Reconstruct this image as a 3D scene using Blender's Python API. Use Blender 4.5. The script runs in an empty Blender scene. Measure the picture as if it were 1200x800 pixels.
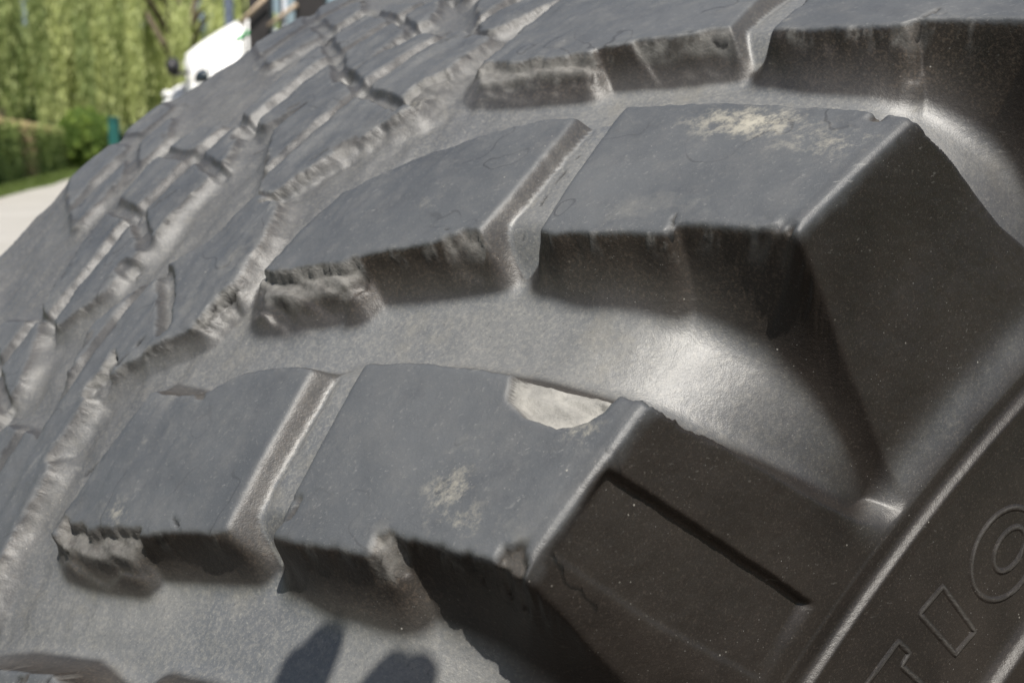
import bpy, bmesh, math, random
import numpy as np
from mathutils import Vector, Matrix
R_ = math.radians
scene = bpy.context.scene
col = scene.collection

# ------------------------------------------------------------------ camera
CAM_H = 1.517
FPX, HOR = 1500.0, 158.0                      # focal length in pixels of a 1200 px wide picture, horizon row
cam_d = bpy.data.cameras.new('camera')
cam = bpy.data.objects.new('camera', cam_d)
col.objects.link(cam)
cam.location = (0, 0, CAM_H)
cam.rotation_euler = (R_(90) - math.atan((400 - HOR) / FPX), 0, 0)
cam_d.sensor_width = 36.0
cam_d.lens = 36.0 * FPX / 1200.0
cam_d.clip_start = 0.02
cam_d.clip_end = 3000
cam_d.dof.use_dof = True
cam_d.dof.focus_distance = 0.52
cam_d.dof.aperture_fstop = 15.0
scene.camera = cam

# ------------------------------------------------------------------ sky, sun, exposure
SUN = Vector((0.08, -0.50, 0.86)).normalized()
world = bpy.data.worlds.new('World')
scene.world = world
world.use_nodes = True
wn, wl = world.node_tree.nodes, world.node_tree.links
bg = wn['Background']
sky = wn.new('ShaderNodeTexSky')
sky.sky_type = 'NISHITA'
sky.sun_disc = False
sky.sun_elevation = math.asin(SUN.z)
sky.sun_rotation = math.atan2(SUN.x, SUN.y)
sky.dust_density = 2.0
wl.new(sky.outputs['Color'], bg.inputs['Color'])
bg.inputs['Strength'].default_value = 0.062
sd = bpy.data.lights.new('sun', 'SUN')
sd.energy = 4.6
sd.angle = R_(0.53)
sd.color = (1.0, 0.955, 0.88)
sun = bpy.data.objects.new('sun', sd)
col.objects.link(sun)
sun.rotation_euler = SUN.to_track_quat('Z', 'Y').to_euler()
sun.location = (0, 0, 30)
scene.view_settings.view_transform = 'Standard'
scene.view_settings.look = 'None'
scene.view_settings.gamma = 1.0
scene.view_settings.use_curve_mapping = False
scene.view_settings.exposure = 0.62
scene.render.engine = 'CYCLES'

# ------------------------------------------------------------------ helpers
def tag(o, label=None, cat=None, group=None, kind=None):
    if label: o['label'] = label
    if cat: o['category'] = cat
    if group: o['group'] = group
    if kind: o['kind'] = kind
    return o

def empty(name, loc=(0, 0, 0)):
    o = bpy.data.objects.new(name, None)
    o.empty_display_size = 0.1
    col.objects.link(o)
    o.location = loc
    return o

def link(name, me, mat, parent=None, smooth=True):
    o = bpy.data.objects.new(name, me)
    col.objects.link(o)
    if mat is not None and len(me.materials) == 0: me.materials.append(mat)
    if smooth: me.polygons.foreach_set('use_smooth', [True] * len(me.polygons))
    if parent is not None: o.parent = parent
    return o

def bm_obj(name, bm, mat, parent=None, smooth=False):
    me = bpy.data.meshes.new(name)
    bm.to_mesh(me); bm.free()
    return link(name, me, mat, parent, smooth)

def np_mesh(name, V, Fq):
    """fast quad mesh from arrays"""
    me = bpy.data.meshes.new(name)
    V = np.ascontiguousarray(V, dtype=np.float32); Fq = np.ascontiguousarray(Fq, dtype=np.int32)
    me.vertices.add(len(V)); me.vertices.foreach_set('co', V.ravel())
    n = len(Fq); k = Fq.shape[1]
    me.loops.add(n * k); me.loops.foreach_set('vertex_index', Fq.ravel())
    me.polygons.add(n)
    me.polygons.foreach_set('loop_start', np.arange(0, n * k, k, dtype=np.int32))
    me.update(calc_edges=True)
    return me

class Nodes:
    def __init__(s, name):
        s.m = bpy.data.materials.new(name); s.m.use_nodes = True
        s.t = s.m.node_tree; s.b = s.t.nodes['Principled BSDF']
    def n(s, typ, **kw):
        x = s.t.nodes.new(typ)
        for k, v in kw.items(): setattr(x, k, v)
        return x
    def l(s, a, b): s.t.links.new(a, b)
    def noise(s, scale, detail=4, rough=0.6, vec=None, dim=None):
        x = s.n('ShaderNodeTexNoise'); x.inputs['Scale'].default_value = scale
        x.inputs['Detail'].default_value = detail; x.inputs['Roughness'].default_value = rough
        if vec is not None: s.l(vec, x.inputs['Vector'])
        return x.outputs['Fac']
    def ramp(s, fac, a, b, lo=0.0, hi=1.0):
        x = s.n('ShaderNodeMapRange'); x.clamp = True
        s.l(fac, x.inputs['Value'])
        x.inputs['From Min'].default_value = a; x.inputs['From Max'].default_value = b
        x.inputs['To Min'].default_value = lo; x.inputs['To Max'].default_value = hi
        return x.outputs['Result']
    def mul(s, a, b, op='MULTIPLY'):
        x = s.n('ShaderNodeMath', operation=op); x.use_clamp = False
        for i, v in enumerate((a, b)):
            if isinstance(v, (int, float)): x.inputs[i].default_value = v
            else: s.l(v, x.inputs[i])
        return x.outputs[0]
    def mix(s, fac, a, b):
        x = s.n('ShaderNodeMix', data_type='RGBA')
        if isinstance(fac, (int, float)): x.inputs[0].default_value = fac
        else: s.l(fac, x.inputs[0])
        for i, v in ((6, a), (7, b)):
            if isinstance(v, tuple): x.inputs[i].default_value = (*v, 1)
            else: s.l(v, x.inputs[i])
        return x.outputs[2]
    def attr(s, name):
        x = s.n('ShaderNodeAttribute'); x.attribute_name = name
        return x.outputs['Fac']
    def bump(s, h, dist, strength=1.0, prev=None):
        x = s.n('ShaderNodeBump'); x.inputs['Distance'].default_value = dist
        x.inputs['Strength'].default_value = strength
        s.l(h, x.inputs['Height'])
        if prev is not None: s.l(prev, x.inputs['Normal'])
        return x.outputs[0]

def simple(name, colr, rough=0.6, spec=0.5, metal=0.0, nscale=0, namp=0.25, bump=0):
    N = Nodes(name)
    N.b.inputs['Roughness'].default_value = rough
    N.b.inputs['Specular IOR Level'].default_value = spec
    N.b.inputs['Metallic'].default_value = metal
    if nscale:
        tc = N.n('ShaderNodeTexCoord').outputs['Object']
        f = N.noise(nscale, 6, 0.65, tc)
        d = tuple(c * (1 - namp) for c in colr); e = tuple(min(1, c * (1 + namp)) for c in colr)
        N.l(N.mix(N.ramp(f, 0.3, 0.7), d, e), N.b.inputs['Base Color'])
        if bump: N.l(N.bump(f, bump), N.b.inputs['Normal'])
    else:
        N.b.inputs['Base Color'].default_value = (*colr, 1)
    return N.m

# value noise on arrays
_rng = np.random.default_rng(11)
_tab = _rng.random((256, 256))
def vnoise(x, y, seed=0):
    x = x + seed * 17.31; y = y + seed * 9.77
    xi = np.floor(x).astype(int); yi = np.floor(y).astype(int)
    fx = x - xi; fy = y - yi
    fx = fx * fx * fx * (fx * (fx * 6 - 15) + 10); fy = fy * fy * fy * (fy * (fy * 6 - 15) + 10)
    a = _tab[xi & 255, yi & 255]; b = _tab[(xi + 1) & 255, yi & 255]
    c = _tab[xi & 255, (yi + 1) & 255]; d = _tab[(xi + 1) & 255, (yi + 1) & 255]
    return (a * (1 - fx) + b * fx) * (1 - fy) + (c * (1 - fx) + d * fx) * fy
def fbm(x, y, sc, oct=4, seed=0, gain=0.5):
    s = 0; a = 1; t = 0
    for o in range(oct):
        s = s + a * (vnoise(x / sc, y / sc, seed + o * 3) - 0.5); t += a; a *= gain; sc = sc / 2.03
    return s / t * 2            # about -1..1
def sstep(a, b, v):
    t = np.clip((v - a) / (b - a), 0, 1); return t * t * (3 - 2 * t)

# ------------------------------------------------------------------ materials of the tyre
def rubber_material():
    N = Nodes('tyre_rubber')
    tc = N.n('ShaderNodeTexCoord').outputs['Object']
    mp = N.n('ShaderNodeMapping'); N.l(tc, mp.inputs['Vector'])
    v = mp.outputs['Vector']
    top, dust_sheen, tear, brown, crack, pale = (N.attr(a) for a in ('top', 'dust_sheen', 'tear', 'brown', 'crack', 'pale'))
    n1 = N.noise(9, 6, 0.62, v); n2 = N.noise(60, 6, 0.7, v); n3 = N.noise(420, 4, 0.65, v); n4 = N.noise(1500, 2, 0.6, v)
    n5 = N.noise(24, 5, 0.6, v)
    # bare moulded rubber
    base = N.mix(N.ramp(n5, 0.35, 0.7), (0.0120, 0.0104, 0.0094), (0.0225, 0.0190, 0.0168))
    base = N.mix(N.mul(brown, N.ramp(n2, 0.3, 0.75)), base, (0.0663, 0.0484, 0.0328))
    # worn running surface: dull slate grey
    tcol = N.mix(N.ramp(n1, 0.33, 0.68), (0.051, 0.055, 0.060), (0.079, 0.083, 0.087))
    tcol = N.mix(N.mul(N.ramp(n2, 0.48, 0.8), 0.5), tcol, (0.105, 0.104, 0.102))
    tcol = N.mix(N.mul(N.ramp(n3, 0.60, 0.76), 0.45), tcol, (0.19, 0.188, 0.18))
    def hair(scale, width, seed):
        mq = N.n('ShaderNodeMapping'); N.l(tc, mq.inputs['Vector']); mq.inputs['Location'].default_value = (seed, seed * .7, 0)
        f = N.noise(scale, 2.5, .55, mq.outputs['Vector'])
        dd = N.mul(N.mul(f, .5, 'SUBTRACT'), 0, 'ADD')
        ab = N.n('ShaderNodeMath', operation='ABSOLUTE'); N.l(dd, ab.inputs[0])
        return N.ramp(ab.outputs[0], width * .35, width, 1, 0)
    hmask = N.ramp(N.noise(13, 3, .5, v), .50, .62)
    h1 = N.mul(hair(17, .006, 3.1), hmask)
    tcol = N.mix(N.mul(h1, .55), tcol, (0.022, 0.022, 0.024))
    def scratch(rot, scale, lo):
        mq = N.n('ShaderNodeMapping'); N.l(tc, mq.inputs['Vector']); mq.inputs['Rotation'].default_value = rot; mq.inputs['Scale'].default_value = (1, 22, 22)
        return N.ramp(N.noise(scale, 3, .6, mq.outputs['Vector']), lo, lo + .06)
    sc1 = N.mul(scratch((.3, .5, .9), 26, .65), N.ramp(N.noise(19, 3, .5, v), .5, .6))
    sc2 = N.mul(scratch((1.3, .1, -.6), 22, .66), N.ramp(N.noise(15, 3, .5, v), .52, .6))
    scr = N.mul(sc1, sc2, 'MAXIMUM')
    tcol = N.mix(N.mul(scr, .6), tcol, (0.17, 0.17, 0.165))
    tcol = N.mix(N.mul(N.ramp(N.noise(38, 6, .72, v), .54, .70), .38), tcol, (0.034, 0.036, 0.041))
    tcol = N.mix(N.mul(N.ramp(N.noise(28, 6, .7, tc), .58, .74), .45), tcol, (0.15, 0.147, 0.135))
    base = N.mix(N.mul(scr, .40), base, (0.12, 0.115, 0.105))
    film = N.ramp(N.noise(7, 5, .65, v), .42, .72)
    base = N.mix(N.mul(film, .12), base, (0.085, 0.072, 0.058))
    g1 = N.noise(900, 3, .7, v); g2 = N.noise(650, 4, .7, tc)
    base = N.mix(N.mul(N.ramp(g1, .54, .70), .4), base, (0.068, 0.056, 0.046))
    base = N.mix(N.mul(N.ramp(g2, .60, .72), .5), base, (0.010, 0.010, 0.010))
    base = N.mix(N.mul(brown, N.mul(N.ramp(g2, .50, .66), 1.6)), base, (0.13, 0.10, 0.075))
    tcol = N.mix(N.mul(N.ramp(g1, .58, .74), .35), tcol, (0.125, 0.125, 0.122))
    tcol = N.mix(N.mul(N.ramp(g2, .60, .74), .35), tcol, (0.030, 0.031, 0.034))
    c = N.mix(top, base, tcol)
    # dusty groove floors; a fillet highlight is painted in too
    dcol = N.mix(N.ramp(n1, 0.36, 0.66), (0.087, 0.092, 0.098), (0.128, 0.129, 0.126))
    dcol = N.mix(N.mul(N.ramp(n3, 0.46, 0.66), 0.55), dcol, (0.190, 0.185, 0.170))
    dcol = N.mix(N.mul(N.ramp(n5, 0.50, 0.75), 0.40), dcol, (0.055, 0.059, 0.068))
    dcol = N.mix(N.mul(N.ramp(N.noise(33, 5, .7, v), 0.56, 0.74), 0.5), dcol, (0.17, 0.16, 0.135))
    dcol = N.mix(N.mul(N.ramp(g1, .56, .70), .6), dcol, (0.235, 0.23, 0.21))
    dcol = N.mix(N.mul(N.ramp(g2, .58, .70), .55), dcol, (0.045, 0.046, 0.048))
    dn = N.mul(dust_sheen, N.ramp(N.mul(N.mul(n2, 0.6), N.mul(dust_sheen, 0.7), 'ADD'), 0.25, 0.85, 0.45, 1.0))
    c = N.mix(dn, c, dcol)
    # torn rubber and dried mud smears
    ncol = N.mix(N.ramp(N.noise(130, 5, .7, v), 0.30, 0.72), (0.11, 0.108, 0.102), (0.27, 0.264, 0.248))
    ncol = N.mix(N.ramp(N.noise(50, 4, .6, v), .50, .66), ncol, (.05, .048, .046))
    ncol = N.mix(N.ramp(tear, .8, .98), ncol, N.mix(N.ramp(n2, .3, .7), (0.15, 0.147, 0.138), (0.31, 0.30, 0.275)))
    c = N.mix(tear, c, ncol)
    pcol = N.mix(N.ramp(n2, 0.35, 0.65), (0.2340, 0.2184, 0.1794), (0.3666, 0.3432, 0.2808))
    c = N.mix(N.mul(pale, N.ramp(N.mul(N.noise(120, 9, 0.78, v), N.mul(pale, 0.22), 'ADD'), 0.56, 0.70)), c, pcol)
    # fine pale grit everywhere
    vor = N.n('ShaderNodeTexVoronoi'); vor.inputs['Scale'].default_value = 150; N.l(v, vor.inputs['Vector'])
    sp = N.mul(N.ramp(vor.outputs['Distance'], 0.045, 0.075, 1, 0), N.ramp(n2, 0.55, 0.62))
    c = N.mix(N.mul(sp, 0.7), c, (0.3276, 0.3120, 0.2808))
    vor2 = N.n('ShaderNodeTexVoronoi'); vor2.inputs['Scale'].default_value = 330; N.l(v, vor2.inputs['Vector'])
    sp2 = N.mul(N.ramp(vor2.outputs['Distance'], 0.05, 0.10, 1, 0), N.ramp(n5, 0.46, 0.60))
    c = N.mix(N.mul(sp2, 0.5), c, (0.2808, 0.2730, 0.2574))
    c = N.mix(crack, c, (0.0078, 0.0074, 0.0070))  # shade inside the cracks painted as near-black colour
    N.l(c, N.b.inputs['Base Color'])
    ro = N.mul(N.mul(top, 0.13), 0.35, 'ADD')
    ro = N.mul(ro, N.mul(dust_sheen, 0.04), 'ADD')
    ro = N.mul(ro, N.mul(tear, 0.35), 'ADD')
    ro = N.mul(ro, N.mul(n2, 0.16), 'ADD')
    N.l(ro, N.b.inputs['Roughness'])
    N.l(N.ramp(N.mul(top, dust_sheen, 'ADD'), 0, .5, .30, .55), N.b.inputs['Specular IOR Level'])
    b = N.bump(n2, 0.0008, 0.4)
    b = N.bump(n3, 0.00035, 0.5, b)
    b = N.bump(n4, 0.00018, 0.5, b)
    b2 = N.bump(N.mul(n2, tear), 0.0025, 0.6, b)
    N.l(b2, N.b.inputs['Normal'])
    return N.m
M_RUB = rubber_material()

# ------------------------------------------------------------------ the tyre: frame of reference
RT = 0.82                                           # outer radius, metres
YAW, TILT = R_(52.2149), R_(-4.3437)
AX = np.array([math.cos(YAW) * math.cos(TILT), -math.sin(YAW) * math.cos(TILT), math.sin(TILT)])
FR = np.array([-math.sin(YAW), -math.cos(YAW), 0.0])
UP = np.cross(FR, AX); UP = UP * np.sign(UP[2])
CT = np.array([0.5528, 0.9879, -0.8528]) * RT + np.array([0, 0, CAM_H])
BASE = np.array([CT[0], CT[1], 0.0]) - 0.36 * RT * np.array([AX[0], AX[1], 0])
tyre = empty('tyre', tuple(BASE))
tag(tyre, 'huge worn black rubber tyre with deep chipped lugs and raised sidewall lettering', 'tyre')

W = 0.725; HD = 0.050; PITCH = 11.948
def crown(x): return 1 + .012 * (1 - ((x + .3625) / .3625) ** 2)
DEG = math.pi / 180

# profile table: columns (X unrolled, hull x, hull r, floor x, floor r), all in units of RT
def arc_floor(phi): return (-.105 + .110 * math.sin(phi), .848 + .1225 * math.cos(phi))
RHO, SLP = .0040, .1445                               # shoulder rounding, slope of the side face
HX1 = (.158 - RHO) * SLP
def depth(x): return float(np.interp(x, [-.60, -.48, -.36, -.30, -.20, -.11], [.030, .034, .021, .025, .031, .0355]))
def keep(x): return float(np.interp(x, [-.70, -.56, -.46, -.36, -.31, -.22], [.08, .31, .40, .58, .88, 1.0]))
def profile(fine):
    rows = []
    def mirror(q): return (-W - q[0], -W - q[1], q[2], -W - q[3], q[4])
    def side(X):                                    # X = 1 - r on the side face, X > 0
        r = 1 - X
        if X <= .158:
            hx = (X - RHO) * SLP
            if X < RHO:
                a = (45 + 45 * X / RHO) * DEG
                hx = -RHO + RHO * math.sin(a); r = 1 - RHO + RHO * math.cos(a)
            if X < .125:
                fx, fr_ = arc_floor((44 + 44 * (X / .125) ** 1.0) * DEG)
            else:
                k = (X - .125) / .033
                fx0, fr0 = arc_floor(88 * DEG)
                fx = fx0 + (HX1 - fx0) * (k ** 2.2); fr_ = fr0 + (.842 - fr0) * (k ** .9)
            return (X, hx, r, fx, fr_)
        # bare sidewall from the rib inwards
        hx1 = HX1
        pts = [(.842, hx1), (.8405, hx1 + .0008), (.8375, hx1 + .0008), (.8335, hx1 + .0009), (.8318, hx1 + .0014), (.8304, hx1 + .0025), (.8295, hx1 + .0038), (.8289, hx1 + .0050), (.8285, hx1 + .0056), (.8276, hx1 + .0059), (.822, hx1 + .0064), (.7325, hx1 + .0222),
               (.7300, hx1 + .0238), (.7280, hx1 + .0256), (.7263, hx1 + .0285), (.7255, hx1 + .030), (.724, hx1 + .0308), (.64, hx1 + .037), (.58, hx1 + .03), (.53, hx1 + .005), (.50, hx1 - .02), (.49, hx1 - .05)]
        rr = [p[0] for p in pts][::-1]; xx = [p[1] for p in pts][::-1]
        hx = float(np.interp(r, rr, xx))
        return (X, hx, r, hx, r)
    def tread(x, xa):
        c = crown(x); hx = x; rh = c
        if x > -RHO:
            a = (x + RHO) / (2 * RHO) * 90 * DEG
            hx = -RHO + RHO * math.sin(a); rh = 1 - RHO + RHO * math.cos(a)
        if x > -.11:
            k = (x + .11) / .11
            fx, fr_ = arc_floor(k * 44 * DEG)
            fx -= .005 * (1 - float(sstep(-.11, -.08, np.array(x))))
        else: fx, fr_ = x, c - depth(x if xa > -W / 2 else max(x, -.36))
        return (x, hx, rh, fx, fr_)
    # left sidewall
    step = 1 if fine else 6
    Ls = list(np.linspace(.51, .17, 26)) + list(np.linspace(.158, .008, 44 if fine else 12)) + list(np.linspace(.007, .0005, 5 if fine else 2))
    for X in Ls: rows.append(mirror(side(X)))
    xs = [-.7245]
    while xs[-1] < -.0001:
        x = xs[-1]
        d = .0009 + .0011 * min(1, max(0, -x / .6))
        xs.append(x + d * step)
    xs = [x for x in xs if x < -.0006]
    for x in xs:
        if x < -W / 2: rows.append(mirror(tread(min(-W - x, -.0001), x)))
        else: rows.append(tread(min(x, -.0001), x))
    Rs = []
    X = .0006
    while X < .335:
        Rs.append(X)
        dd = .00085 if X < .19 else .0013
        if .156 < X < .180 or .268 < X < .28: dd = .0005
        X += dd * step
    Rs += list(np.linspace(.34, .51, 22))
    for X in Rs: rows.append(side(X))
    P = np.array(rows)
    ex = np.where(P[:, 0] > -W, .016 * (1 - ((P[:, 0] + .5) / .5) ** 2) - .012 * (1 - ((P[:, 0] + .3625) / .3625) ** 2), .0128 * np.clip(1 - (-W - P[:, 0]) / .3, 0, 1))
    ex = np.where(P[:, 0] > 0, 0, ex)
    P[:, 2] += ex; P[:, 4] += ex
    kp = np.array([keep(x) for x in P[:, 0]])       # the far half is worn nearly smooth
    P[:, 3] = P[:, 1] + (P[:, 3] - P[:, 1]) * kp; P[:, 4] = P[:, 2] + (P[:, 4] - P[:, 2]) * kp
    return P

# ------------------------------------------------------------------ tread blocks as outlines (X in tyre radii, angle in degrees)
def seg_field(px, py, poly, gs):
    """signed distance (mm, + inside) and blended wall width to a polygon given in mm"""
    n = len(poly); best = np.full(px.shape, 1e9); ins = np.zeros(px.shape, bool)
    sw = np.zeros(px.shape); sg = np.zeros(px.shape)
    for i in range(n):
        x0, y0 = poly[i]; x1, y1 = poly[(i + 1) % n]
        dx, dy = x1 - x0, y1 - y0; L = dx * dx + dy * dy + 1e-9
        t = np.clip(((px - x0) * dx + (py - y0) * dy) / L, 0, 1)
        d = np.hypot(px - x0 - t * dx, py - y0 - t * dy)
        best = np.minimum(best, d)
        w = 1.0 / (d + 1.5) ** 4; sw += w; sg += w * gs[i]
        if abs(dy) > 1e-12:
            c = ((y0 > py) != (y1 > py)) & (px < dx * (py - y0) / dy + x0)
            ins ^= c
    return np.where(ins, best, -best), sg / sw

MM = RT * 1000
def to_mm(pts): return [(x * MM, th * DEG * MM) for x, th in pts]

G_F, G_B, G_S, G_N = 34.0, 30.0, 15.0, 16.0
def shoulder_poly(k, var):
    o = (k - 0) * PITCH
    if k == 0:
        P = [(-.178, 45.94), (-.136, 46.69), (-.101, 47.08), (-.06, 47.45), (-.015, 47.95), (.0, 48.05), (.02, 48.4), (.065, 49.3), (.11, 50.3), (.14, 51.2), (.17, 52.5),
             (.17, 41.6), (.09, 42.35), (.03, 42.6), (.004, 42.6), (-.018, 42.62), (-.057, 42.28), (-.0775, 41.95), (-.0785, 41.3), (-.112, 40.83), (-.15, 40.24)]
        g = [G_B] * 10 + [28] + [26, 30] + [G_F] * 7 + [G_N]
    elif k == 1:
        P = [(-.177, 58.36), (-.113, 59.17), (-.061, 59.62), (-.015, 59.75), (.0, 59.75), (.04, 61.0), (.085, 62.2), (.12, 63.6), (.15, 65.0), (.17, 66.5),
             (.17, 53.2), (.13, 53.55), (.09, 53.9), (.045, 54.2), (-.002, 54.3), (-.033, 53.95), (-.0645, 53.6), (-.0655, 53.15), (-.085, 52.93), (-.114, 52.41), (-.142, 51.99)]
        g = [G_B] * 9 + [28] + [26, 28, 30] + [G_F] * 7 + [G_N]
    else:
        b = [(-.178, 46.2), (-.136, 46.9), (-.09, 47.4), (-.03, 47.8), (.0, 48.0), (.05, 49.1), (.11, 50.5), (.15, 52.0), (.17, 52.8),
             (.17, 41.5), (.09, 42.1), (.03, 42.4), (.0, 42.4), (-.05, 41.9), (-.0665, 41.6), (-.0675, 41.15), (-.11, 40.6), (-.15, 40.1)]
        if k == -1: b[:3] = [(-.188, 46.5), (-.15, 46.9), (-.09, 47.3)]
        P = [(x, t + o) for x, t in b]
        g = [G_B] * 8 + [28] + [26, 30] + [G_F] * 6 + [G_N]
    return P, g
def inner_poly(k):
    o = k * PITCH
    if k == 0:
        P = [(-.334, 42.02), (-.30, 42.4), (-.285, 42.85), (-.263, 44.11), (-.21, 45.17), (-.200, 43.06), (-.183, 39.64), (-.225, 38.72), (-.258, 37.95), (-.259, 37.3), (-.285, 36.75), (-.318, 36.2), (-.331, 36.4), (-.334, 39.12)]
        g = [20] * 4 + [G_N] * 2 + [22] * 5 + [12] * 3
    elif k == 1:
        P = [(-.326, 51.6), (-.298, 53.74), (-.26, 55.6), (-.224, 57.0), (-.202, 57.4), (-.194, 56.02), (-.183, 53.16), (-.180, 51.34), (-.211, 50.5), (-.253, 49.3), (-.256, 48.3), (-.29, 47.2), (-.312, 46.65), (-.326, 47.3)]
        g = [20] * 4 + [G_N] * 3 + [26] * 6 + [12]
    elif k == 2:
        P = [(-.375, 66.0), (-.36, 68.0), (-.28, 69.0), (-.212, 69.2), (-.196, 66.5), (-.181, 63.9), (-.218, 62.82), (-.262, 61.7), (-.263, 60.9), (-.30, 59.9), (-.333, 59.0), (-.345, 59.6), (-.358, 62.5)]
        g = [20] * 3 + [G_N] * 2 + [24] * 5 + [14] * 3
    else:
        b = [(-.332, 41.6), (-.30, 42.6), (-.25, 44.2), (-.208, 45.2), (-.197, 42.8), (-.183, 39.5), (-.22, 38.7), (-.258, 37.8), (-.30, 36.6), (-.328, 36.2), (-.333, 38.5)]
        if k == -1: b[:4] = [(-.332, 43.3), (-.30, 44.2), (-.25, 45.3), (-.222, 45.4)]
        P = [(x, t + o) for x, t in b]; g = [20] * 3 + [G_N] * 2 + [24] * 4 + [12] * 2
    return P, g
def far_inner_poly(k):
    o = (k - 1) * PITCH
    if k == 0:
        b = [(-.395, 37.6), (-.402, 40.9), (-.390, 42.4), (-.352, 44.9), (-.349, 46.5), (-.365, 49.0), (-.383, 50.3), (-.408, 50.3), (-.412, 47.9), (-.437, 45.8), (-.458, 43.1), (-.43, 40.2), (-.412, 37.4)]
        return b, [12] * 6 + [16] * 2 + [14] * 5
    b = [(-.400, 51.0), (-.378, 54.8), (-.362, 56.6), (-.379, 59.6), (-.386, 61.8), (-.432, 62.2), (-.468, 61.8), (-.48, 60.0), (-.482, 54.2), (-.465, 53.4), (-.412, 51.0)]
    return [(x, t + o) for x, t in b], [12] * 4 + [16] * 2 + [14] * 3 + [16] * 2
def far_mid_poly(k):
    o = (k - 1) * PITCH
    b = [(-.493, 47.7), (-.488, 44.6), (-.51, 42.6), (-.55, 43.0), (-.575, 46), (-.585, 48.4), (-.600, 51), (-.59, 53.2), (-.535, 53.8), (-.502, 51.5), (-.500, 49.3)]
    return [(x, t + o) for x, t in b], [13] * 11
def far_shoulder_poly(k):
    o = (k - 1) * PITCH
    b = [(-.622, 46.8), (-.70, 48.6), (-.727, 49.4), (-.80, 50.6), (-.86, 51.4), (-.90, 52), (-.90, 60), (-.86, 58.6), (-.80, 56.2), (-.727, 54.6), (-.68, 54.3), (-.63, 52.4), (-.618, 50.0)]
    return [(x, t + o) for x, t in b], [24, 28, 28, 28, 26, 26, 26, 26, 28, 24, 22, 16, 14]

BLOCKS = []
for k in (-2, -1, 0, 1, 2, 3):
    BLOCKS.append(('shoulder', k) + shoulder_poly(k, k % 2))
    BLOCKS.append(('inner', k) + inner_poly(k))
for k in (-1, 0, 1, 2, 3):
    BLOCKS.append(('far_inner', k) + far_inner_poly(k))
    BLOCKS.append(('far_mid', k) + far_mid_poly(k))
    BLOCKS.append(('far_shoulder', k) + far_shoulder_poly(k))

# torn places: outline (X, deg), height left (0..1), amount of pale torn rubber
TEARS = [
    ([(-.083, 47.9), (-.080, 47.2), (-.071, 46.62), (-.056, 46.33), (-.034, 46.38), (-.021, 46.86), (-.0165, 47.25), (-.0165, 48.6), (-.05, 48.6)], .74, 1.0),
    ([(-.33, 47.55), (-.30, 47.95), (-.275, 48.55), (-.258, 49.2), (-.250, 48.9), (-.250, 46.9), (-.29, 46.0), (-.33, 46.2)], .62, .75),
    ([(-.35, 60.0), (-.32, 60.2), (-.29, 60.75), (-.258, 61.5), (-.255, 60.6), (-.29, 59.2), (-.34, 58.2)], .70, .55),
    ([(-.33, 37.2), (-.30, 37.25), (-.27, 37.9), (-.252, 38.3), (-.25, 37.2), (-.28, 36.0), (-.33, 35.6)], .72, .5),
    ([(-.09, 41.85), (-.082, 42.15), (-.071, 42.05), (-.070, 41.1), (-.085, 40.8)], .86, .5),
    ([(-.019, 43.2), (-.008, 43.5), (.002, 43.1), (.004, 42.2), (-.015, 42.2)], .92, .2),
    ([(-.334, 46.0), (-.345, 46.9), (-.352, 46.2), (-.349, 44.8), (-.338, 45.0)], .5, .8),
    ([(-.40, 50.3), (-.383, 52.6), (-.372, 53.6), (-.366, 52.0), (-.38, 50.6)], .55, .5),
    ([(-.376, 56.5), (-.385, 57.8), (-.374, 59.2), (-.362, 58.6), (-.356, 56.6)], .6, .55),
    ([(-.394, 42.3), (-.41, 42.6), (-.409, 40.9), (-.395, 40.0), (-.386, 41.5)], .5, .7),
    ([(-.073, 64.9), (-.066, 65.6), (-.058, 65.5), (-.054, 64.7), (-.06, 64.2)], .85, .35),
    ([(-.245, 62.4), (-.20, 63.4), (-.183, 64.0), (-.175, 63.3), (-.22, 61.8)], .86, .55),
    ([(-.200, 51.0), (-.186, 51.55), (-.176, 51.5), (-.178, 50.6), (-.2, 50.3)], .86, .5),
    ([(-.29, 43.1), (-.275, 43.8), (-.262, 44.4), (-.252, 44.8), (-.25, 45.6), (-.29, 45)], .55, .65),
]
MUD = [(-.085, 58.35, 30, 14, .82), (-.03, 58.0, 26, 12, .45), (-.065, 43.8, 13, 13, .55), (-.05, 43.2, 18, 8, .45), (-.022, 46.6, 10, 8, .5), (-.16, 64.6, 14, 10, .3), (-.37, 57.5, 10, 12, .45),
       (-.28, 38.3, 12, 8, .35), (-.30, 40.5, 14, 10, .15), (-.24, 52, 16, 10, .15), (-.20, 66, 16, 10, .15)]
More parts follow.
